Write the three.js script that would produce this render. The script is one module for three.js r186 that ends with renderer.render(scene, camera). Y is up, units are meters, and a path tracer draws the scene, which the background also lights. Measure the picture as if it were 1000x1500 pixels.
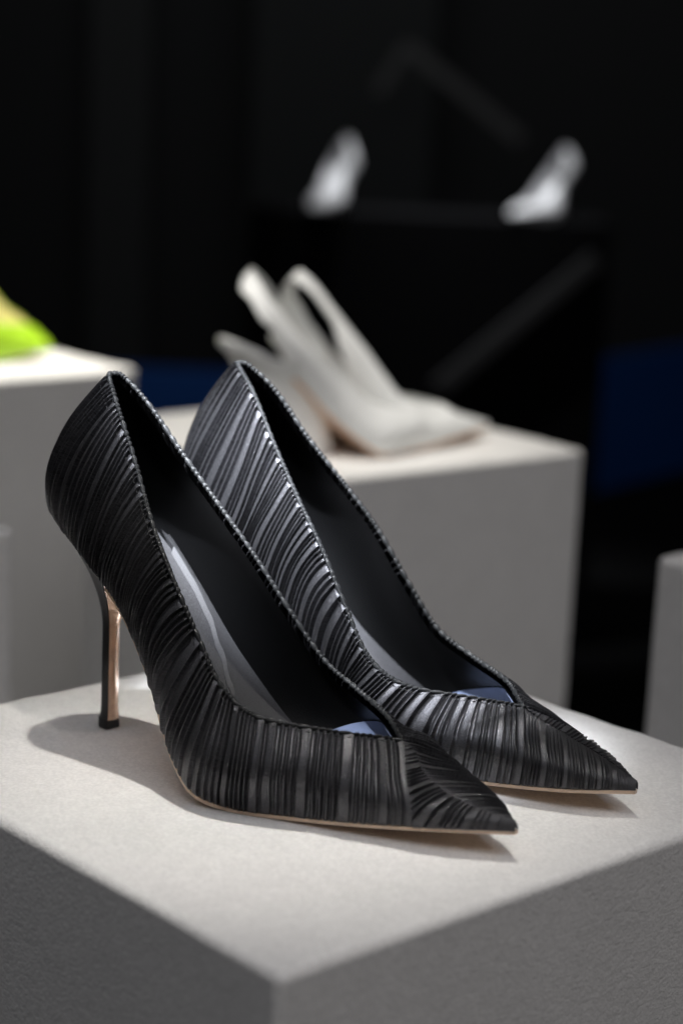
import * as THREE from 'three';
import { mergeGeometries } from 'three/addons/utils/BufferGeometryUtils.js';

// ---------------------------------------------------------------- camera, light, exposure
const scene = new THREE.Scene();
scene.background = new THREE.Color(0, 0, 0);
const TOP = 1.0;                                        // height of the plinth tops above the floor
const camera = new THREE.PerspectiveCamera(29.47, 682 / 1024, 0.05, 60);
camera.position.set(0, TOP + 0.2882, 0);
camera.rotation.order = 'YXZ';
camera.rotation.set(-0.21687, 0, 0.0438);
camera.focus = 0.815;
camera.userData.fStop = 4.9;

const renderer = new THREE.WebGLRenderer({ antialias: true });
renderer.setSize(682, 1024);
renderer.toneMapping = THREE.LinearToneMapping;
renderer.toneMappingExposure = 1;
renderer.shadowMap.enabled = true;

function spot(x, y, z, tx, tz, intensity, angle, penumbra, color, radius = 1, ty = TOP) {
  const l = new THREE.SpotLight(color, intensity, 0, angle, penumbra, 2);
  l.position.set(x, y, z);
  l.target.position.set(tx, ty, tz);
  l.castShadow = true; l.shadow.radius = radius; l.shadow.mapSize.set(2048, 2048);
  l.shadow.camera.near = 0.1; l.shadow.camera.far = 6;
  scene.add(l, l.target);
  return l;
}
const WARM = new THREE.Color(1, 0.955, 0.875);
spot(-0.05, TOP + 1.6, -0.95, -0.026, -0.785, 5.4, 0.126, 1, new THREE.Color(1, 0.962, 0.9), 1);        // over the pleated pumps
spot(-0.12, TOP + 1.45, -1.32, -0.01, -1.58, 6.0, 0.19, 1, WARM, 1.2);     // over the white slingbacks
spot(-0.37, TOP + 1.4, -2.05, -0.36, -1.98, 12.0, 0.26, 1, WARM, 1.2);     // over the lime shoe
const COOL = new THREE.Color(0.88, 0.92, 1);
spot(0.03, TOP + 0.98, -0.12, -0.038, -0.862, 6.0, 0.066, 1, COOL, 1, TOP + 0.09);   // added narrow cool beams that brighten the side of the second pump
spot(-0.25, TOP + 1.3, -0.5, -0.038, -0.862, 76.0, 0.05, 1, COOL, 1, TOP + 0.09);   // and a steep one from the left on its heel cup
spot(-0.4, TOP + 1.1, -0.45, 0.045, -0.818, 15.0, 0.052, 1, COOL, 1, TOP + 0.035);  // added beam that brightens its vamp
spot(0.35, TOP + 0.8, -0.25, -0.101, -0.838, 4.5, 0.03, 1, WARM, 1, TOP + 0.05);   // a small beam added to brighten the front heel
spot(0.1, TOP + 1.6, -4.2, 0.24, -4.65, 19.0, 0.3, 1, new THREE.Color(0.95, 0.97, 1), 1.2);  // over the far silver shoes
function fill(x, y, z, tx, ty, tz, w, h, intensity, color) {
  const l = new THREE.RectAreaLight(color, intensity, w, h);
  l.position.set(x, y, z); l.lookAt(tx, ty, tz);
  scene.add(l);
}
fill(0.62, 3.3, 0.55, 0.45, 0.0, -0.1, 2.6, 2.0, 2.15, new THREE.Color(1, 0.97, 0.985));
fill(-0.9, 2.3, -0.2, -0.05, 1.05, -0.88, 0.3, 0.3, 5.0, new THREE.Color(0.86, 0.9, 1));

fill(0.0, 3.6, -5.6, 0.1, 0.8, -8, 4, 0.5, 3.0, new THREE.Color(0.95, 0.98, 1));

// ---------------------------------------------------------------- helpers
let seed = 7;
function rnd() { seed = (seed * 1664525 + 1013904223) >>> 0; return seed / 4294967296; }
const hash = (x, y, z) => { let h = (x * 374761393 + y * 668265263 + z * 2147483647) | 0; h = Math.imul(h ^ (h >>> 13), 1274126177); return ((h ^ (h >>> 16)) >>> 0) / 4294967296; };
const fade = (t) => t * t * (3 - 2 * t), mixf = (a, b, t) => a + (b - a) * t, clamp = (x, a = 0, b = 1) => Math.min(b, Math.max(a, x));
const smooth = (a, b, x) => fade(clamp((x - a) / (b - a)));
function noise(x, y = 0, z = 0) {
  const X = Math.floor(x), Y = Math.floor(y), Z = Math.floor(z), u = fade(x - X), v = fade(y - Y), w = fade(z - Z);
  const l = (k) => mixf(mixf(hash(X, Y, Z + k), hash(X + 1, Y, Z + k), u), mixf(hash(X, Y + 1, Z + k), hash(X + 1, Y + 1, Z + k), u), v);
  return mixf(l(0), l(1), w) * 2 - 1;
}
const V = (x, y, z) => new THREE.Vector3(x, y, z);
const taken = {};
function numbered(n) { taken[n] = (taken[n] ?? -1) + 1; return taken[n] ? n + '_' + String(taken[n]).padStart(3, '0') : n; }
function part(name, geo, mat, parent) { const m = new THREE.Mesh(geo, mat); m.name = name; m.castShadow = m.receiveShadow = true; parent.add(m); return m; }
function thing(name, label, category, group) { const o = new THREE.Group(); o.name = numbered(name); o.userData = { label, category }; if (group) o.userData.group = group; scene.add(o); return o; }
function solid(name, geo, mat, label, category, group) { const m = part(numbered(name), geo, mat, scene); m.userData = { label, category }; if (group) m.userData.group = group; return m; }
function struct(name, geo, mat) { const m = part(name, geo, mat, scene); m.userData.kind = 'structure'; return m; }
// a grid of points fn(i, j) -> Vector3; uv(i, j) in metres
function grid(ni, nj, fn, flip = false, uv = null) {
  const pos = new Float32Array(ni * nj * 3), tex = new Float32Array(ni * nj * 2), idx = [];
  for (let i = 0; i < ni; i++) for (let j = 0; j < nj; j++) {
    const k = i * nj + j, p = fn(i, j), t = uv ? uv(i, j) : [i / (ni - 1), j / (nj - 1)];
    pos.set([p.x, p.y, p.z], k * 3); tex.set(t, k * 2);
    if (i < ni - 1 && j < nj - 1) { const a = k, b = k + nj, c = k + nj + 1, d = k + 1; flip ? idx.push(a, c, b, a, d, c) : idx.push(a, b, c, a, c, d); }
  }
  const g = new THREE.BufferGeometry();
  g.setAttribute('position', new THREE.BufferAttribute(pos, 3)); g.setAttribute('uv', new THREE.BufferAttribute(tex, 2)); g.setIndex(idx);
  g.computeVertexNormals();
  return g;
}
function noiseTexture(n, fn, srgb = false) {
  const d = new Uint8Array(n * n * 4);
  for (let y = 0; y < n; y++) for (let x = 0; x < n; x++) { const c = fn(x, y, n), k = (y * n + x) * 4; if (typeof c === 'number') d[k] = d[k + 1] = d[k + 2] = 255 * clamp(c); else for (let i = 0; i < 3; i++) d[k + i] = 255 * clamp(c[i]); d[k + 3] = 255; }
  const t = new THREE.DataTexture(d, n, n); t.wrapS = t.wrapT = THREE.RepeatWrapping; t.magFilter = THREE.LinearFilter; t.minFilter = THREE.LinearMipmapLinearFilter; t.generateMipmaps = true;
  if (srgb) t.colorSpace = THREE.SRGBColorSpace;
  t.needsUpdate = true; return t;
}
// tiling cell noise: distance to the nearest of scattered points
function cells(n, cell, jitter, salt) {
  const m = n / cell;
  return (x, y) => { let best = 9; const cx = Math.floor(x / cell), cy = Math.floor(y / cell);
    for (let a = -1; a < 2; a++) for (let b = -1; b < 2; b++) { const ix = (cx + a + m) % m, iy = (cy + b + m) % m, px = (cx + a + 0.5 + (hash(ix, iy, salt) - 0.5) * jitter) * cell, py = (cy + b + 0.5 + (hash(ix, iy, salt + 9) - 0.5) * jitter) * cell; best = Math.min(best, Math.hypot(x - px, y - py) / cell); }
    return best; };
}
const tn = (x, y, n, f, s) => { // tiling value noise
  const X = x / n * f, Y = y / n * f, x0 = Math.floor(X), y0 = Math.floor(Y), u = fade(X - x0), v = fade(Y - y0), h = (a, b) => hash((a + f) % f, (b + f) % f, s);
  return mixf(mixf(h(x0, y0), h(x0 + 1, y0), u), mixf(h(x0, y0 + 1), h(x0 + 1, y0 + 1), u), v);
};

// ---------------------------------------------------------------- materials
const beadA = cells(512, 16, 0.9, 3), beadB = cells(512, 8, 1, 5);
const foamBump = noiseTexture(512, (x, y, n) => 0.30 + 0.32 * (1 - beadA(x, y)) + 0.22 * (1 - beadB(x, y)) + 0.25 * (tn(x, y, n, 24, 1) - 0.5) + 0.2 * (tn(x, y, n, 128, 2) - 0.5));
const foamTone = noiseTexture(512, (x, y, n) => { const t = 0.90 + 0.015 * (tn(x, y, n, 9, 4) - 0.5) + 0.02 * (tn(x, y, n, 40, 6) - 0.5) + 0.06 * (tn(x, y, n, 170, 8) - 0.5); return [t, t * 0.995, t * 0.985]; }, true);
foamBump.repeat.set(1 / 0.075, 1 / 0.075); foamTone.repeat.set(1 / 0.16, 1 / 0.16);
const M = {};
M.foam = new THREE.MeshStandardMaterial({ color: 0xffffff, map: foamTone, roughness: 0.85, bumpMap: foamBump, bumpScale: 0.0003 });
const satinBump = noiseTexture(512, (x, y, n) => 0.5 + 0.5 * (hash(x, y, 3) - 0.5) + 0.35 * (tn(x, y, n, 170, 5) - 0.5) + 0.2 * (tn(x, y, n, 64, 7) - 0.5));
satinBump.repeat.set(1 / 0.05, 1 / 0.05);
const speckA = cells(512, 4, 1, 61), satinTone = noiseTexture(512, (x, y, n) => { const g = clamp(1.25 - 1.1 * speckA(x, y)), t = 0.5 + 0.7 * (g - 0.5) + 0.3 * (hash(x, y, 21) - 0.5) + (hash(x >> 2, y >> 2, 77) > 0.93 ? 0.4 : 0); return [t, t, t * 1.02]; });
satinTone.repeat.set(1 / 0.06, 1 / 0.06);
M.satin = new THREE.MeshPhysicalMaterial({ color: new THREE.Color(0.13, 0.13, 0.137), map: satinTone, roughness: 0.41, metalness: 0.86, sheen: 0.12, sheenColor: new THREE.Color(0.16, 0.16, 0.18), sheenRoughness: 0.4, bumpMap: satinBump, bumpScale: 0.00014 });
M.binding = new THREE.MeshPhysicalMaterial({ color: new THREE.Color(0.016, 0.017, 0.018), roughness: 0.5, sheen: 0.5, sheenColor: new THREE.Color(0.12, 0.12, 0.13), sheenRoughness: 0.4, bumpMap: satinBump, bumpScale: 0.00015 });
M.thread = new THREE.MeshStandardMaterial({ color: new THREE.Color(0.01, 0.01, 0.011), roughness: 0.6 });
const grainCells = cells(512, 8, 0.95, 31);
const leatherBump = noiseTexture(512, (x, y, n) => clamp(0.25 + 0.9 * grainCells(x, y)) * 0.7 + 0.3 * tn(x, y, n, 60, 32));
leatherBump.repeat.set(1 / 0.045, 1 / 0.045);
M.lining = new THREE.MeshPhysicalMaterial({ color: new THREE.Color(0.0022, 0.0023, 0.0025), roughness: 0.38, specularIntensity: 0.4, bumpMap: leatherBump, bumpScale: 0.00006 });
M.sock = new THREE.MeshPhysicalMaterial({ color: new THREE.Color(0.06, 0.06, 0.063), map: satinTone, roughness: 0.75, specularIntensity: 0.4, bumpMap: leatherBump, bumpScale: 0.00016 });
M.edge = new THREE.MeshPhysicalMaterial({ color: new THREE.Color(0.16, 0.16, 0.165), map: satinTone, roughness: 0.7, bumpMap: satinBump, bumpScale: 0.00014 });  // sock tone made paler, standing for light caught on its edge
M.insole = new THREE.MeshPhysicalMaterial({ color: new THREE.Color(0.055, 0.055, 0.058), map: satinTone, roughness: 0.72, specularIntensity: 0.6, bumpMap: satinBump, bumpScale: 0.00008 });
M.blue = new THREE.MeshStandardMaterial({ color: new THREE.Color(0.27, 0.33, 0.5), roughness: 0.7, bumpMap: satinBump, bumpScale: 0.00005 });
M.heel = new THREE.MeshPhysicalMaterial({ color: new THREE.Color(0.008, 0.008, 0.009), roughness: 0.42, bumpMap: satinBump, bumpScale: 0.00006 });
M.tip = new THREE.MeshStandardMaterial({ color: new THREE.Color(0.012, 0.012, 0.012), roughness: 0.55, bumpMap: satinBump, bumpScale: 0.0001 });
const tanTone = noiseTexture(256, (x, y, n) => { const t = 0.86 + 0.2 * (tn(x, y, n, 12, 41) - 0.5) + 0.12 * (tn(x, y, n, 70, 42) - 0.5); return [t, t * 0.98, t * 0.96]; });
tanTone.repeat.set(1 / 0.03, 1 / 0.03);
M.tan = new THREE.MeshPhysicalMaterial({ color: new THREE.Color(0.92, 0.68, 0.49), map: tanTone, roughness: 0.3, clearcoat: 1, clearcoatRoughness: 0.12 });
M.breast = new THREE.MeshPhysicalMaterial({ color: new THREE.Color(0.97, 0.7, 0.53), map: tanTone, roughness: 0.24, metalness: 0.55, clearcoat: 1, clearcoatRoughness: 0.1 });
M.white = new THREE.MeshPhysicalMaterial({ color: new THREE.Color(0.85, 0.86, 0.85), roughness: 0.4, bumpMap: leatherBump, bumpScale: 0.00005 });
M.copper = new THREE.MeshPhysicalMaterial({ color: new THREE.Color(0.78, 0.5, 0.33), roughness: 0.3, clearcoat: 0.5, clearcoatRoughness: 0.2 });
M.lime = new THREE.MeshPhysicalMaterial({ color: new THREE.Color(0.42, 0.72, 0.02), roughness: 0.5 });
M.cream = new THREE.MeshStandardMaterial({ color: new THREE.Color(0.92, 0.88, 0.56), roughness: 0.6 });
M.silver = new THREE.MeshPhysicalMaterial({ color: new THREE.Color(0.72, 0.72, 0.73), roughness: 0.35, metalness: 0.25 });
M.soot = new THREE.MeshPhysicalMaterial({ specularIntensity: 0.05, color: new THREE.Color(0.002, 0.002, 0.0022), roughness: 0.9 });
M.stripDim = new THREE.MeshStandardMaterial({ color: new THREE.Color(0.011, 0.011, 0.0115), roughness: 0.8 });
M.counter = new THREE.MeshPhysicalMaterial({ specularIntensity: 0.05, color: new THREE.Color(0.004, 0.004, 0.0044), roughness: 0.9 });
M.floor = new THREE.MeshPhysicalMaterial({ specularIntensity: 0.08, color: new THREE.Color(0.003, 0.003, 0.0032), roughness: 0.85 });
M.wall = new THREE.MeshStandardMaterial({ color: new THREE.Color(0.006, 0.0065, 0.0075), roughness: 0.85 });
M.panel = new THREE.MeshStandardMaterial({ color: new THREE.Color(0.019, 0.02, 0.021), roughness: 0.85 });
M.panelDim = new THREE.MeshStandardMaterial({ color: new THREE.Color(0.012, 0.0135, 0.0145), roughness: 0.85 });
M.blueGlow = new THREE.MeshStandardMaterial({ color: new THREE.Color(0.004, 0.08, 0.36), roughness: 0.7 });  // blue glow at the foot of the wall, put into the panel colour
M.strip = new THREE.MeshStandardMaterial({ color: new THREE.Color(0.055, 0.055, 0.056), roughness: 0.6 });

// ---------------------------------------------------------------- the room
function box(w, h, d, x, y, z, ry = 0) { const g = new THREE.BoxGeometry(w, h, d); g.rotateY(ry); g.translate(x, y, z); return g; }
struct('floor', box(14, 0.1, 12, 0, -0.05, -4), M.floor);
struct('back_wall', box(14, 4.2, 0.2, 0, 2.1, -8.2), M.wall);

// ---------------------------------------------------------------- plinths of cut foam
function foamBox(w, h, d, r, salt) {
  // a rounded box: every face a fine sheet of points, pulled onto the rounded shape, with slightly wavering edges
  const gs = [], lines = (len, n) => { const a = []; for (let i = 0; i <= 5; i++) a.push(-len / 2 + r * i / 5); for (let i = 1; i < n; i++) a.push(mixf(-len / 2 + r, len / 2 - r, i / n)); for (let i = 0; i <= 5; i++) a.push(len / 2 - r + r * i / 5); return a; };
  const inner = V(w / 2 - r, h / 2 - r, d / 2 - r), size = [w, h, d];
  for (const ax of [0, 1, 2]) for (const sg of [-1, 1]) {
    const b = (ax + 1) % 3, c = (ax + 2) % 3, ub = lines(size[b], 46), uc = lines(size[c], 46);
    gs.push(grid(ub.length, uc.length, (i, j) => {
      const p = [0, 0, 0]; p[ax] = sg * size[ax] / 2; p[b] = ub[i]; p[c] = uc[j];
      const q = V(...p), k = V(clamp(q.x, -inner.x, inner.x), clamp(q.y, -inner.y, inner.y), clamp(q.z, -inner.z, inner.z));
      const n = q.clone().sub(k).normalize();
      const edge = Number(Math.abs(q.x) > inner.x) + Number(Math.abs(q.y) > inner.y) + Number(Math.abs(q.z) > inner.z) > 1 ? 1 : 0;
      const wob = 0.0005 * noise(q.x * 90 + salt, q.y * 90, q.z * 90) * edge + 0.0007 * noise(q.x * 14 + salt, q.y * 14, q.z * 14);
      return k.addScaledVector(n, r + wob);
    }, sg < 0, (i, j) => [ub[i] + salt * 0.37, uc[j] + ax * 0.21]));
  }
  const g = mergeGeometries(gs);
  g.translate(0, h / 2, 0);
  // analytic smooth normals across the seams of the faces
  const P = g.attributes.position, N = g.attributes.normal;
  for (let i = 0; i < P.count; i++) {
    const q = V(P.getX(i), P.getY(i) - h / 2, P.getZ(i)), k = V(clamp(q.x, -inner.x, inner.x), clamp(q.y, -inner.y, inner.y), clamp(q.z, -inner.z, inner.z));
    const n = q.sub(k), s = [n.x, n.y, n.z].map((v) => Math.abs(v) < 1e-5 ? 0 : v); n.set(...s).normalize(); N.setXYZ(i, n.x, n.y, n.z);
  }
  return g;
}
function plinth(x, z, yaw, salt, label, hgt = TOP) {
  const m = solid('display_plinth', foamBox(0.298, hgt, 0.298, 0.0042, salt), M.foam, label, 'plinth');
  m.position.set(x, 0, z); m.rotation.y = yaw; return m;
}
plinth(-0.004, -0.8045, 0.7394, 1, 'white foam plinth in front carrying the pair of black pleated pumps');
plinth(-0.011, -1.61, 0.68, 2, 'white foam plinth behind, carrying the pair of white slingback shoes');
plinth(-0.4215, -1.942, 0.74, 3, 'white foam plinth carrying the lime green shoe, cut by the left edge');
plinth(-0.419, -1.2245, 0.74, 4, 'empty foam plinth of which only a corner shows, left of the black heel');
plinth(0.414, -1.207, 0.74, 5, 'empty pale foam plinth at right with its top corner beside the dark gap');

// ---------------------------------------------------------------- the shape of a pump: feather line, topline and bulge, in millimetres along the last
const S = [0, .05, .12, .2, .3, .4, .47, .53, .58, .64, .7, .8, .9, 1], SA = 0.7;
const SHAPE = {
  bx: [-25.2, -23.1, -12.0, 8.3, 33.0, 55.7, 72.1, 86.1, 98.2, 113.7, 130.8, 161.9, 193.3, 218.6],
  by: [98.2, 97.4, 95.7, 85.4, 66.8, 41.8, 25.2, 13.5, 5.8, 2.3, 3.1, 6.2, 10.0, 12.4],
  bL: [0, 12.7, 21.3, 24.3, 23.1, 25.6, 32.0, 36.6, 37.2, 30.3, 23.2, 11.7, -2.3, -18.5],
  bM: [0, 12.5, 21.4, 24.2, 23.1, 25.5, 28.5, 30.3, 31.7, 32.2, 34.0, 34.1, 31.1, 20.9],
  tx: [-.8, 2.5, 15.0, 30.8, 48.9, 65.5, 83.1, 99.2, 117.5, 144.6, 163.4, 179.8, 197.8, 218.0],
  ty: [161.9, 161.0, 149.7, 130.0, 108.7, 89.8, 67.3, 48.9, 41.0, 38.3, 34.8, 26.4, 20.6, 16.6],
  tL: [0, 4.9, 9.9, 13.6, 19.9, 23.2, 23.5, 23.6, 21.3, 4.7, -14.4, -10.2, -10.9, -19.2],
  tM: [0, 3.2, 7.7, 13.6, 20.1, 25.3, 31.1, 36.1, 36.6, 25.7, 14.4, 10.2, 10.9, 19.2],
  gL: [9.5, 11.0, 12.5, 8.7, 6.0, 5.1, 5.8, 7.3, 9.5, 12.1, 13.0, 8.8, 4.7, .5],
  gM: [9.7, 7.0, 6.2, 5.1, 4.8, 5.0, 5.9, 7.7, 10.5, 14.0, 16.0, 14.3, 8.7, .5],
};
const evenKeys = { bx: 1, by: 1, tx: 1, ty: 1, gL: 1, gM: 1 };
const tables = {};
for (const k in SHAPE) {
  const y = SHAPE[k].map((v) => v / 1000), n = y.length, xs = [-S[1], ...S, 2 * S[n - 1] - S[n - 2]], ys = [evenKeys[k] ? y[1] : 2 * y[0] - y[1], ...y, 2 * y[n - 1] - y[n - 2]];
  tables[k] = { y, m: y.map((_, i) => (ys[i + 2] - ys[i]) / (xs[i + 2] - xs[i])) };
}
function curve(k, s) {
  const neg = s < 0; if (neg) s = -s;
  const { y, m } = tables[k]; let i = 0; while (i < S.length - 2 && s >= S[i + 1]) i++;
  const h = S[i + 1] - S[i], t = (s - S[i]) / h, t2 = t * t, t3 = t2 * t;
  const r = (2 * t3 - 3 * t2 + 1) * y[i] + (t3 - 2 * t2 + t) * h * m[i] + (3 * t2 - 2 * t3) * y[i + 1] + (t3 - t2) * h * m[i + 1];
  return neg && !evenKeys[k] ? -r : r;
}
// a point of the upper: s from heel back (0) to toe tip (1), v from feather line (0) to topline (1); side +1 outer, -1 inner
function lastPoint(s, v, side) {
  const L = side > 0 ? 'L' : 'M', b = curve('b' + L, s), g = curve('g' + L, s), bx = curve('bx', s), by = curve('by', s), tx = curve('tx', s), ty = curve('ty', s);
  const t = s > SA ? curve('tL', s) * side : curve('t' + L, s), e = 1e-3;
  const dx = curve('bx', Math.min(1, s + e)) - curve('bx', s - e), dz = curve('b' + L, Math.min(1, s + e)) - curve('b' + L, s - e), l = Math.hypot(dx, dz) + 1e-9;
  const w = 4 * v * (1 - v), d = smooth(0.55, 0.75, s);
  return V(bx + (tx - bx) * v - dz / l * g * w, by + (ty - by) * v + d * g * 0.55 * w, side * (b + (t - b) * v + dx / l * g * w));
}
function lastNormal(s, v, side) {
  const e = 2e-3, a = lastPoint(Math.max(0, s - e), v, side), b = lastPoint(Math.min(1, s + e), v, side), c = lastPoint(s, Math.max(0, v - 0.02), side), d = lastPoint(s, Math.min(1, v + 0.02), side);
  return b.sub(a).cross(d.sub(c)).multiplyScalar(-side * 1).normalize().multiplyScalar(-1);
}
const mirrored = (g, k) => { if (k < 0) { g.scale(1, 1, -1); const i = g.index.array; for (let a = 0; a < i.length; a += 3) { const t = i[a]; i[a] = i[a + 1]; i[a + 1] = t; } g.computeVertexNormals(); } return g; };
// slab between two heights over the strip of the last between a(s) and b(s) across
function slab(s0, s1, n, across, top, bottom, m = 10) {
  const at = (i, t, y) => { const s = mixf(s0, s1, i / (n - 1)), [z0, z1] = across(s); return V(curve('bx', s), curve('by', s) + y(s, t), mixf(z0, z1, t)); };
  const uv = (i, j) => [mixf(s0, s1, i / (n - 1)) * 0.24, j * 0.006];
  const up = grid(n, m, (i, j) => at(i, j / (m - 1), top), false, uv), down = grid(n, m, (i, j) => at(i, j / (m - 1), bottom), true, uv);
  const wall = (t, f) => grid(n, 2, (i, j) => at(i, t, j ? top : bottom), f, uv), end = (i, f) => grid(2, m, (a, j) => at(i, j / (m - 1), a ? top : bottom), f, (a, j) => [a * 0.003, j * 0.006]);
  return mergeGeometries([up, down, wall(0, false), wall(1, true), end(0, true), end(n - 1, false)]);
}

// pleats: irregular knife folds, counted along the topline
function makePleats() {
  const list = []; let q = 0.004, run = 0, broad = rnd() < 0.5;
  while (q < 0.985) {
    // runs of narrow folds between single broad ones
    const front = q > SA ? 1.15 : q > 0.5 ? 0.66 : q > 0.35 ? 0.86 : 1;
    if (run <= 0) { broad = !broad; run = broad ? 1 + Math.floor(rnd() * 2.3) : 2 + Math.floor(rnd() * 3); }
    run--;
    const w = (broad ? 0.0132 + 0.0045 * rnd() : 0.0066 + 0.0022 * rnd()) * front;
    list.push({ q0: q, w, a: 0.85 + 0.3 * rnd(), gap: (0.0027 + 0.0014 * rnd()) * front, rise: 0.25 + 0.5 * rnd() });
    q += w;
  }
  return list;
}
// a fold: a dark slot, a sharp rise, then a flat satin face that ends in a thin raised lip
function columns(pleats, from, to) {
  const c = [];
  for (const p of pleats) {
    const g = clamp(p.gap / p.w, 0.13, 0.52), e = 0.00045 / p.w;
    const prof = [[0, 1], [e, -0.5], [g, -0.55], [g + e, p.rise], [g + 0.3 * (1 - g), 0.5 + 0.5 * p.rise - 0.08], [g + 0.62 * (1 - g), 0.9], [1 - 2.6 * e, 1], [1 - 1.5 * e, 1.2], [1 - 0.4 * e, 1.2]];
    let last = -1;
    for (const [x, h] of prof) { if (x <= last || x >= 1) continue; last = x; const q = p.q0 + x * p.w; if (q >= from && q <= to) c.push({ q, h: (h - 0.5) * p.a * clamp(p.w / 0.011, 0.8, 1.15), p }); }
  }
  c.unshift({ q: from, h: 0.3, p: pleats[0] }); c.push({ q: to, h: 0.3, p: pleats[pleats.length - 1] });
  return c;
}
const table = (xs, ys) => (x) => { if (x <= xs[0]) return ys[0]; for (let i = 1; i < xs.length; i++) if (x <= xs[i]) return mixf(ys[i - 1], ys[i], fade((x - xs[i - 1]) / (xs[i] - xs[i - 1]))); return ys[ys.length - 1]; };
const driftOuter = table([0, .05, .15, .28, .4, .45, .5], [0, .03, .045, 0, -.035, -.02, .04]);
const driftInner = table([0, .05, .15, .28, .4, .5, .55], [0, .03, .045, 0, -.03, .01, .02]);
// towards the toe the folds hang in upright planes that stand at an angle to the shoe; lean is how far they tip, in metres
const leanOuter = table([.44, .475, .5, .525, .55, .6, .65, .7], [-.018, -.017, -.0155, -.010, -.004, -.0015, -.001, .004]);
const leanInner = table([.5, .55, .6, .635, .65, .7, .8, .9, 1], [-.021, -.020, -.0155, -.008, -.0055, -.0015, -.001, -.0005, 0]);
function follow(q, v, side) {
  const near = clamp(q + (side > 0 ? driftOuter : driftInner)(q) * (1 - Math.pow(v, 2.6)), 0, 1), on = smooth(side > 0 ? 0.43 : 0.48, side > 0 ? 0.53 : 0.6, q);
  if (on <= 0) return near;
  const [cx, cz] = side > 0 ? [0.73, 0.68] : [0.85, 0.53], up = (s) => { const p = lastPoint(s, v, side); return cx * p.x - cz * side * p.z; }, t = lastPoint(q, 1, side), want = cx * t.x - cz * side * t.z + (side > 0 ? leanOuter : leanInner)(q) * (1 - Math.pow(v, 2.2));
  let a = Math.max(0.3, q - 0.16), b = 1;
  for (let i = 0; i < 22; i++) { const m = (a + b) / 2; if (up(m) < want) a = m; else b = m; }
  return mixf(near, Math.min(1, (a + b) / 2), on);
}
const FQ = 161, FV = 29, followed = {};
for (const side of [1, -1]) { followed[side] = new Float32Array(FQ * FV); for (let i = 0; i < FQ; i++) for (let j = 0; j < FV; j++) followed[side][i * FV + j] = follow(i / (FQ - 1), j / (FV - 1), side); }
function foldLine(q, v, side) { const x = clamp(q) * (FQ - 1), y = clamp(v) * (FV - 1), i = Math.min(FQ - 2, Math.floor(x)), j = Math.min(FV - 2, Math.floor(y)), f = followed[side], k = i * FV + j; return mixf(mixf(f[k], f[k + FV], x - i), mixf(f[k + 1], f[k + FV + 1], x - i), y - j); }
const AMP = 0.0017;
function wobble(q, v, salt) { return 0.0016 * noise(q * 20 + salt, v * 2.6, salt) * Math.sin(Math.PI * clamp(v)) * smooth(0, 0.06, q) * (1 - smooth(0.93, 1, q)); }
function pleatedPanel(pleats, side, from, to, salt) {
  const cols = columns(pleats, from, to), rows = 56;
  return grid(cols.length, rows, (i, j) => {
    const { q, h, p } = cols[i], v = j / (rows - 1);
    const s = clamp(foldLine(q, v, side) + wobble(q, v, salt) * (q > SA - 0.001 && side > 0 ? 0 : 1), 0, 1);
    const soft = (0.35 + 0.65 * smooth(0, 0.07, v)) * (0.3 + 0.7 * smooth(0.995, 0.955, v)) * smooth(1.0, 0.9, s * 0.985) * (1 - 0.45 * smooth(0.72, 0.9, s)) * (q > SA ? 0.4 + 0.6 * smooth(1, 0.75, v) : 1) * (0.92 + 0.2 * noise(p.q0 * 400, v * 3, salt));
    return lastPoint(s, v, side).addScaledVector(lastNormal(s, v, side), h * AMP * soft - 0.0004);
  }, side > 0, (i, j) => [cols[i].q * 0.36, j / (rows - 1) * 0.06]);
}
const seamEnd = foldLine(SA, 0, 1), seamV = (s) => { let v = 1; while (v > 0 && foldLine(SA, v, 1) < s) v -= 0.004; return clamp(v); };
function toePanel(pleats, salt) {
  const cols = columns(pleats, SA, 1), rows = 44, seams = cols.map((c) => (c.q < seamEnd ? seamV(c.q) : 0));
  return grid(cols.length, rows, (i, j) => {
    const { q, h, p } = cols[i], v0 = seams[i], v = mixf(v0, 1, j / (rows - 1));
    const s = clamp(q + 0.4 * wobble(q, v, salt), 0, 1), soft = (0.3 + 0.7 * smooth(0, 0.07, v)) * smooth(1.0, 0.9, s * 0.985) * (1 - 0.35 * smooth(0.75, 0.92, s)) * (0.4 + 0.6 * smooth(1, 0.75, v)) * (0.3 + 0.7 * smooth(v0, v0 + 0.08, v)) * (0.92 + 0.2 * noise(p.q0 * 400, v * 3, salt));
    return lastPoint(s, v, 1).addScaledVector(lastNormal(s, v, 1), h * AMP * 1.15 * soft + 0.00035 * smooth(v0 + 0.1, v0, v) - 0.0002);
  }, true, (i, j) => [cols[i].q * 0.36, j / (rows - 1) * 0.05]);
}
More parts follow.
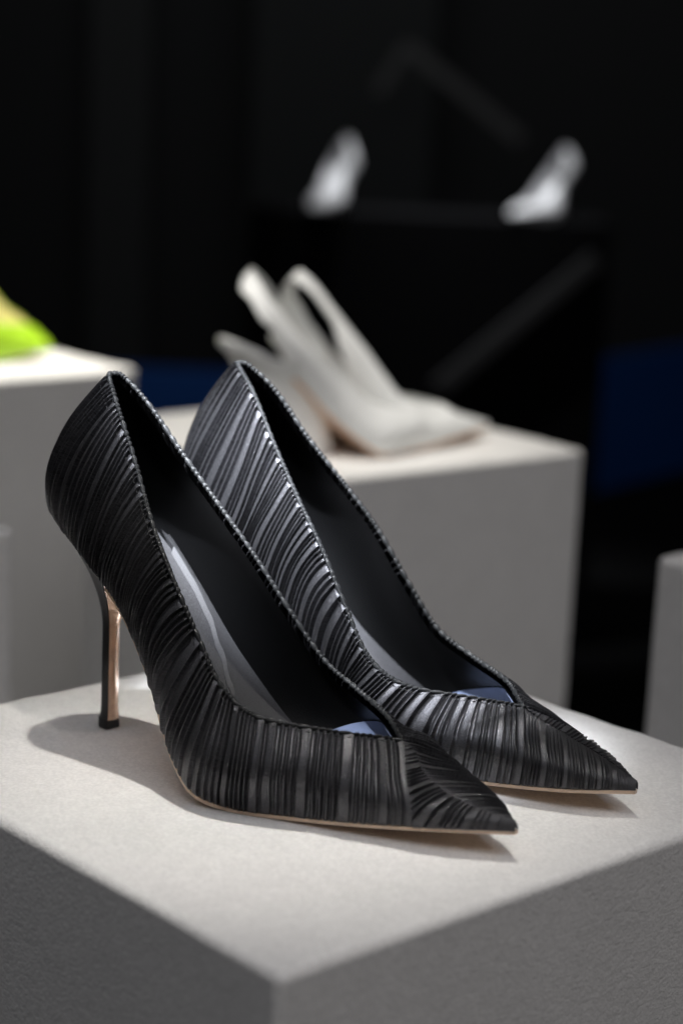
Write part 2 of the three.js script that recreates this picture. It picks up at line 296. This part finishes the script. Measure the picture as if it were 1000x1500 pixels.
// gathered binding that runs all along the topline
function bindingGeo(pleats) {
  const ring = 8, path = [], both = [[1, pleats[0]], [-1, pleats[1]]];
  for (const [side, list] of both) { const a = []; for (const p of list) { if (p.q0 > SA) break; const n = 7; for (let i = 0; i < n; i++) { const f = i / n, q = p.q0 + p.w * f; if (q < SA) a.push([q, side, 0.55 + 0.5 * Math.pow(Math.sin(Math.PI * Math.min(1, f * 1.15)), 0.6) + 0.12 * (hash(Math.round(p.q0 * 1e4), 3, side + 2) - 0.5), f]); } } path.push(side > 0 ? a.reverse() : a); }
  const all = [...path[0], ...path[1]];
  return grid(all.length, ring + 1, (i, j) => {
    const [q, side, k, f] = all[i], s = clamp(q, 0, SA), c = lastPoint(s, 1, side), n = lastNormal(s, 0.97, side), up = lastPoint(s, 1, side).sub(lastPoint(s, 0.93, side)).normalize();
    const a = j / ring * Math.PI * 2 + f * 0.9, r = 0.00095 * k + 0.00025;
    return c.addScaledVector(n, -0.0005 + Math.cos(a) * r * 1.05).addScaledVector(up, -0.0004 + Math.sin(a) * r);
  }, false, (i, j) => [all[i][0] * 0.36, j * 0.001]);
}
function stitches(pleats, side, v) {
  const gs = [];
  for (const p of pleats) { if (p.q0 > SA - 0.015 || p.q0 < 0.02) continue;
    for (const f of p.w > 0.013 ? [0.25, 0.7] : [0.45]) {
      const q = p.q0 + p.w * f, a = lastPoint(q - 0.0016, v, side), b = lastPoint(q + 0.0016, v, side), n = lastNormal(q, v, side), g = new THREE.CapsuleGeometry(0.00017, a.distanceTo(b), 2, 5);
      g.applyQuaternion(new THREE.Quaternion().setFromUnitVectors(V(0, 1, 0), b.clone().sub(a).normalize()));
      const m = a.add(b).multiplyScalar(0.5).addScaledVector(n, 0.0004); g.translate(m.x, m.y, m.z); gs.push(g);
    } }
  return mergeGeometries(gs);
}
// plain smooth upper, lining and the like
function skin(side, s0, s1, vLow, off, ns, nv, vHigh = () => 1) {
  return grid(ns, nv, (i, j) => { const s = mixf(s0, s1, i / (ns - 1)), v = mixf(vLow(s), vHigh(s), j / (nv - 1)); return lastPoint(s, v, side).addScaledVector(lastNormal(s, v, side), off * clamp((1 - s) * 9)); }, side > 0, (i, j) => [mixf(s0, s1, i / (ns - 1)) * 0.3, j / (nv - 1) * 0.06]);
}
const across = (o) => (s) => { const c = (curve('bL', s) - curve('bM', s)) / 2, h = Math.max(0.0003, (curve('bL', s) + curve('bM', s)) / 2 - o); return [c + h, c - h]; };
// slim heel: the seat outline drawn down into a half-round pin
function heelGeo(zone, stemTop = 0.047, sw = 0.0029, sb = 0.0031, sf = 0.0030, seatS = 0.25) {
  const rows = 40, n = 29, f = (k) => 1 - Math.pow(1 - k, 1.85);
  const pin = (a, y) => { // a from -1 (front, inner) over 0 (back) to 1 (front, outer)
    const flare = 1 + 0.22 * smooth(0.012, 0.0, y), w = sw * flare;
    const t = a * Math.PI / 2; return V(-sb * flare * Math.cos(t) + (Math.abs(a) > 0.8 ? (Math.abs(a) - 0.8) * 5 : 0) * sf * flare, y, w * Math.sign(Math.sin(t)) * Math.pow(Math.abs(Math.sin(t)), 0.8)); };
  const seat = (a) => { const s = Math.abs(a) * seatS, sd = a >= 0 ? 'L' : 'M'; return V(curve('bx', s) + 0.0004, curve('by', s) - 0.0003, Math.sign(a) * (curve('b' + sd, s) - 0.0005)); };
  const at = (k, a) => { // k: 0 at the seat, 1 where the pin starts, then on to 2 at the top of the tip
    if (k <= 1) { const p = seat(a), q = pin(a, stemTop), e = f(k); return V(mixf(p.x, q.x, e), mixf(p.y, stemTop, k), mixf(p.z, q.z, e)); }
    return pin(a, mixf(stemTop, 0.0052, k - 1)); };
  if (zone === 'body') return grid(rows, n, (i, j) => at(i / (rows - 1) * 2, j / (n - 1) * 2 - 1), true, (i, j) => [i * 0.0025, j * 0.001]);
  if (zone === 'breast') return grid(rows, 9, (i, j) => { const k = i / (rows - 1) * 2, p = at(k, -1), q = at(k, 1), t = j / 8, r = p.lerp(q, t); r.x += 0.0006 + 0.0011 * Math.sin(Math.PI * t) * smooth(0, 0.6, k) - 0.002 * Math.sin(Math.PI * t) * smooth(0.8, 0.1, k) * smooth(0, 0.1, k); return r; }, false, (i, j) => [i * 0.0025, j * 0.001]);
  const ring = 28, h = [[0.0054, 1.02], [0.0054, 1.1], [0.0014, 1.13], [0.0007, 1.08], [0.0007, 0.01]];
  return grid(h.length, ring + 1, (i, j) => { const t = j / ring, a = t < 0.72 ? t / 0.72 * 2 - 1 : 1 - (t - 0.72) / 0.28 * 2, p = t < 0.72 ? pin(a, 0) : pin(-1, 0).lerp(pin(1, 0), (a + 1) / 2); return V((p.x - 0.0003) * h[i][1] / 1.06, h[i][0], p.z * h[i][1] / 1.06); }, false);
}

function pleatedPump(side, x, z, yaw, label) {
  const t = thing('pleated_pump', label, 'high heel', 'pair of black pleated pumps'); t.position.set(x, TOP - 0.0005, z); t.rotation.y = yaw;
  const outer = makePleats(), inner = makePleats(), put = (name, g, m) => part(name, mirrored(g, side), m, t);
  put('outer_panel', pleatedPanel(outer, 1, 0, SA, 3 + side), M.satin);
  put('inner_panel', pleatedPanel(inner, -1, 0, 1, 9 + side), M.satin);
  put('toe_panel', toePanel(inner, 5 + side), M.satin);
  put('topline_binding', bindingGeo([outer, inner]), M.binding);
  for (const [sd, list] of [[1, outer], [-1, inner]]) { const st = put('stitching', stitches(list, sd, 0.945), M.thread); st.userData.kind = 'stuff'; }
  put('lining', mergeGeometries([skin(1, 0, 0.95, () => 0.02, -0.0037, 90, 24, () => 0.985), skin(-1, 0, 0.95, () => 0.02, -0.0037, 90, 24, () => 0.985)]), M.lining);
  put('insole', slab(0.004, 0.93, 80, across(0.0022), (s, q) => 0.0034 - 0.0012 * Math.sin(Math.PI * q), () => 0.0004), M.insole);
  const edge = table([.2, .3, .35, .4, .45, .5, .55, .62], [.99, .985, .95, .86, .75, .62, .48, .3]);
  put('sock_lining', slab(0.2, 0.62, 60, (s) => { const [a, b] = across(0.0026)(s); return [mixf(a, b, edge(s)), b]; }, (s, q) => 0.0062 + 0.002 * q * q, () => 0.0022, 12), M.sock);
  put('sock_edge', slab(0.24, 0.61, 60, (s) => { const [a, b] = across(0.0026)(s), e = mixf(a, b, edge(s)); return [e + 0.0015, e + 0.0001]; }, (s, q) => 0.0034 + 0.0029 * q, () => 0.0018, 4), M.edge);
  put('toe_lining', mergeGeometries([1, -1].map((sd) => grid(24, 24, (i, j) => { const f = j / 23, r = i / 23, s = mixf(SA + 0.06 * f, SA - 0.046 - 0.097 * Math.pow(f, 0.8), r), v = mixf(0.985, 0.05, f); return lastPoint(s, v, sd).addScaledVector(lastNormal(s, v, sd), -0.0044); }, sd > 0))), M.blue);
  put('sole', slab(0.262, 0.999, 110, across(0.0004), () => -0.00005, () => -0.0015), M.tan);
  put('heel', heelGeo('body'), M.heel);
  put('heel_breast', heelGeo('breast'), M.breast);
  put('heel_tip', heelGeo('tip'), M.tip);
  return t;
}
pleatedPump(1, -0.10105, -0.83638, -0.75037, 'black pleated satin pump in front, its whole stiletto heel in view');
pleatedPump(-1, -0.05016, -0.88404, -0.55639, 'black pleated satin pump behind, overlapped by the other, its heel hidden');

// ---------------------------------------------------------------- smooth shoes in the background
function smoothPump(name, x, z, yaw, side, scale, mats, label, category, group, snub = 1) {
  const t = thing(name, label, category, group); t.position.set(x, TOP + 0.0006, z); t.rotation.y = yaw; t.scale.setScalar(scale);
  const put = (n, g, m) => { const p = g.attributes.position; for (let i = 0; i < p.count; i++) if (p.getX(i) > 0.11) p.setX(i, 0.11 + (p.getX(i) - 0.11) * snub); if (snub < 1) g.computeVertexNormals(); return part(n, mirrored(g, side), m, t); };
  put('upper', mergeGeometries([skin(1, 0, 1, () => 0, 0, 90, 20), skin(-1, 0, 1, () => 0, 0, 90, 20)]), mats.upper);
  put('lining', mergeGeometries([skin(1, 0, 0.95, () => 0.02, -0.0017, 60, 14, () => 0.99), skin(-1, 0, 0.95, () => 0.02, -0.0017, 60, 14, () => 0.99)]), mats.lining);
  put('insole', slab(0.004, 0.93, 60, across(0.0022), () => 0.0034, () => 0.0004), mats.lining);
  put('sole', slab(0.235, 0.996, 80, across(0.0004), () => -0.00005, () => -0.0022), mats.sole);
  put('heel', mergeGeometries([heelGeo('body'), heelGeo('breast')]), mats.upper);
  put('heel_tip', heelGeo('tip'), M.tip);
  return t;
}
{ const yaw = -0.28, L = 0.158;
  smoothPump('lime_pump', -0.303 - L * Math.cos(yaw), -1.935 + L * Math.sin(yaw), yaw, 1, 1.0, { upper: M.lime, lining: M.cream, sole: M.tan }, 'lime green shoe with cream lining, cut by the left edge', 'shoe', undefined, 0.42); }
const silver = { upper: M.silver, lining: M.silver, sole: M.silver };
smoothPump('silver_pump', -0.022, -4.56, 4.3, 1, 1.04, silver, 'blurred silver shoe seen almost end on, the left of two glints on the dark wall', 'shoe');
smoothPump('silver_pump', 0.485, -4.62, 4.15, -1, 1.02, silver, 'blurred silver shoe sloping down to the left, the right of two far glints', 'shoe');
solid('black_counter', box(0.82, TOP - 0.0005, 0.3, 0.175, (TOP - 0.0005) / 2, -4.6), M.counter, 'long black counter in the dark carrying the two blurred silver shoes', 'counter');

function slingback(side, x, z, yaw, long, high_, label) {
  const t = thing('slingback_shoe', label, 'shoe', 'pair of white slingback shoes'); t.position.set(x, TOP + 0.0006, z); t.rotation.y = yaw; t.scale.set(long, high_, 1.02);
  const put = (n, g, m) => part(n, mirrored(g, side), m, t);
  // the outer half of the strap runs lower than the inner half, so that the gap between them shows
  const low = { 1: table([0, .06, .14, .22, .3, .38], [.87, .7, .46, .26, .08, 0]), '-1': table([0, .1, .2, .28, .38], [.87, .85, .78, .42, 0]) };
  const high = { 1: table([0, .06, .14, .24, .34, .46, .56], [1, .92, .76, .66, .66, .82, 1]), '-1': () => 1 };
  const thick = (sd, s0, s1) => mergeGeometries([skin(sd, s0, s1, low[sd], 0.0002, 80, 16, high[sd]), skin(sd, s0, s1, low[sd], -0.0018, 80, 16, high[sd])]);
  put('vamp', mergeGeometries([1, -1].map((sd) => thick(sd, 0.3, 1))), M.white);
  put('strap', mergeGeometries([1, -1].map((sd) => thick(sd, 0, 0.3))), M.white);
  put('insole', slab(0.004, 0.93, 60, across(0.0006), () => 0.0036, () => -0.0028), M.white);
  put('sole', slab(0.28, 0.996, 90, across(0.0003), () => 0, () => -0.003), M.copper);
  // broad heel that sweeps down from the seat, copper on its breast
  const sec = (k, a) => { const y = mixf(0.093, 0.0, k), w = mixf(0.023, 0.013, Math.pow(k, 0.6)), back = -0.022 + 0.046 * Math.pow(k, 0.8), front = 0.044 + 0.03 * Math.pow(k, 0.7); const c = Math.cos(a), s = Math.sin(a), mid = (back + front) / 2, half = (front - back) / 2; return V(mid + half * Math.sign(c) * Math.pow(Math.abs(c), 0.7), Math.min(y, curve('by', clamp((mid + half * c + 0.024) / 0.25 + 0.02, 0, 0.36)) - 0.003), w * Math.sign(s) * Math.pow(Math.abs(s), 0.8)); };
  put('heel', grid(30, 41, (i, j) => sec(i / 29, j / 40 * Math.PI * 2), false), M.white);
  put('heel_breast', grid(30, 9, (i, j) => { const p = sec(i / 29, (j / 8 - 0.5) * 1.1); p.x += 0.0008; return p; }, false), M.copper);
  return t;
}
slingback(1, -0.076, -1.50, 0.42, 0.98, 0.9, 'white slingback shoe with copper sole standing nearer, its pointed toe to the right');
slingback(-1, -0.042, -1.565, 0.45, 0.78, 0.86, 'white slingback shoe behind the other one, only strap and shaded heel showing');

// ---------------------------------------------------------------- the dark wall behind
function wallPanel(x0, x1, z, m, y0, y1, label) { const p = solid('wall_panel', box(x1 - x0, y1 - y0, 0.05, (x0 + x1) / 2, (y0 + y1) / 2, z), m, label, 'wall panel'); return p; }
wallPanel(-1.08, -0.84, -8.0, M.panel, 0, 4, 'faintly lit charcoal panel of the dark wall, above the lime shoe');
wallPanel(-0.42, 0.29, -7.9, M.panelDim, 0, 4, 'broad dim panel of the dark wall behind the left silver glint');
function bar(a, b, w, m, label) { const d = b.clone().sub(a), g = new THREE.BoxGeometry(d.length(), w, 0.03); g.rotateZ(Math.atan2(d.y, d.x)); const c = a.clone().add(b).multiplyScalar(0.5); g.translate(c.x, c.y, c.z); solid('faint_streak', g, m, label, 'strip'); }  // faint grey streaks, each built as a thin bar
bar(V(0.174, 1.422, -7.3), V(0.598, 1.11, -7.3), 0.05, M.strip, 'faint grey streak slanting down to the right above the right silver glint');
bar(V(0.207, 0.612, -4.434), V(0.55, 0.925, -4.434), 0.034, M.stripDim, 'faint grey streak slanting up to the right across the black counter front');
bar(V(0.063, 1.259, -7.35), V(0.17, 1.442, -7.35), 0.04, M.strip, 'short faint grey streak slanting up, left of the longer upper streak');
solid('blue_glow_panel', box(1.2, 0.45, 0.012, 1.19, 0.225, -6.77, 0.9), M.blueGlow, 'blue glow at the foot of the wall at right, built as a coloured low panel', 'panel');
solid('blue_glow_panel', box(0.9, 0.25, 0.05, -0.66, 0.125, -6.99, 0), M.blueGlow, 'blue glow seen between the green and white shoe plinths, built as a coloured low panel', 'panel');

scene.updateMatrixWorld(true);
renderer.render(scene, camera);
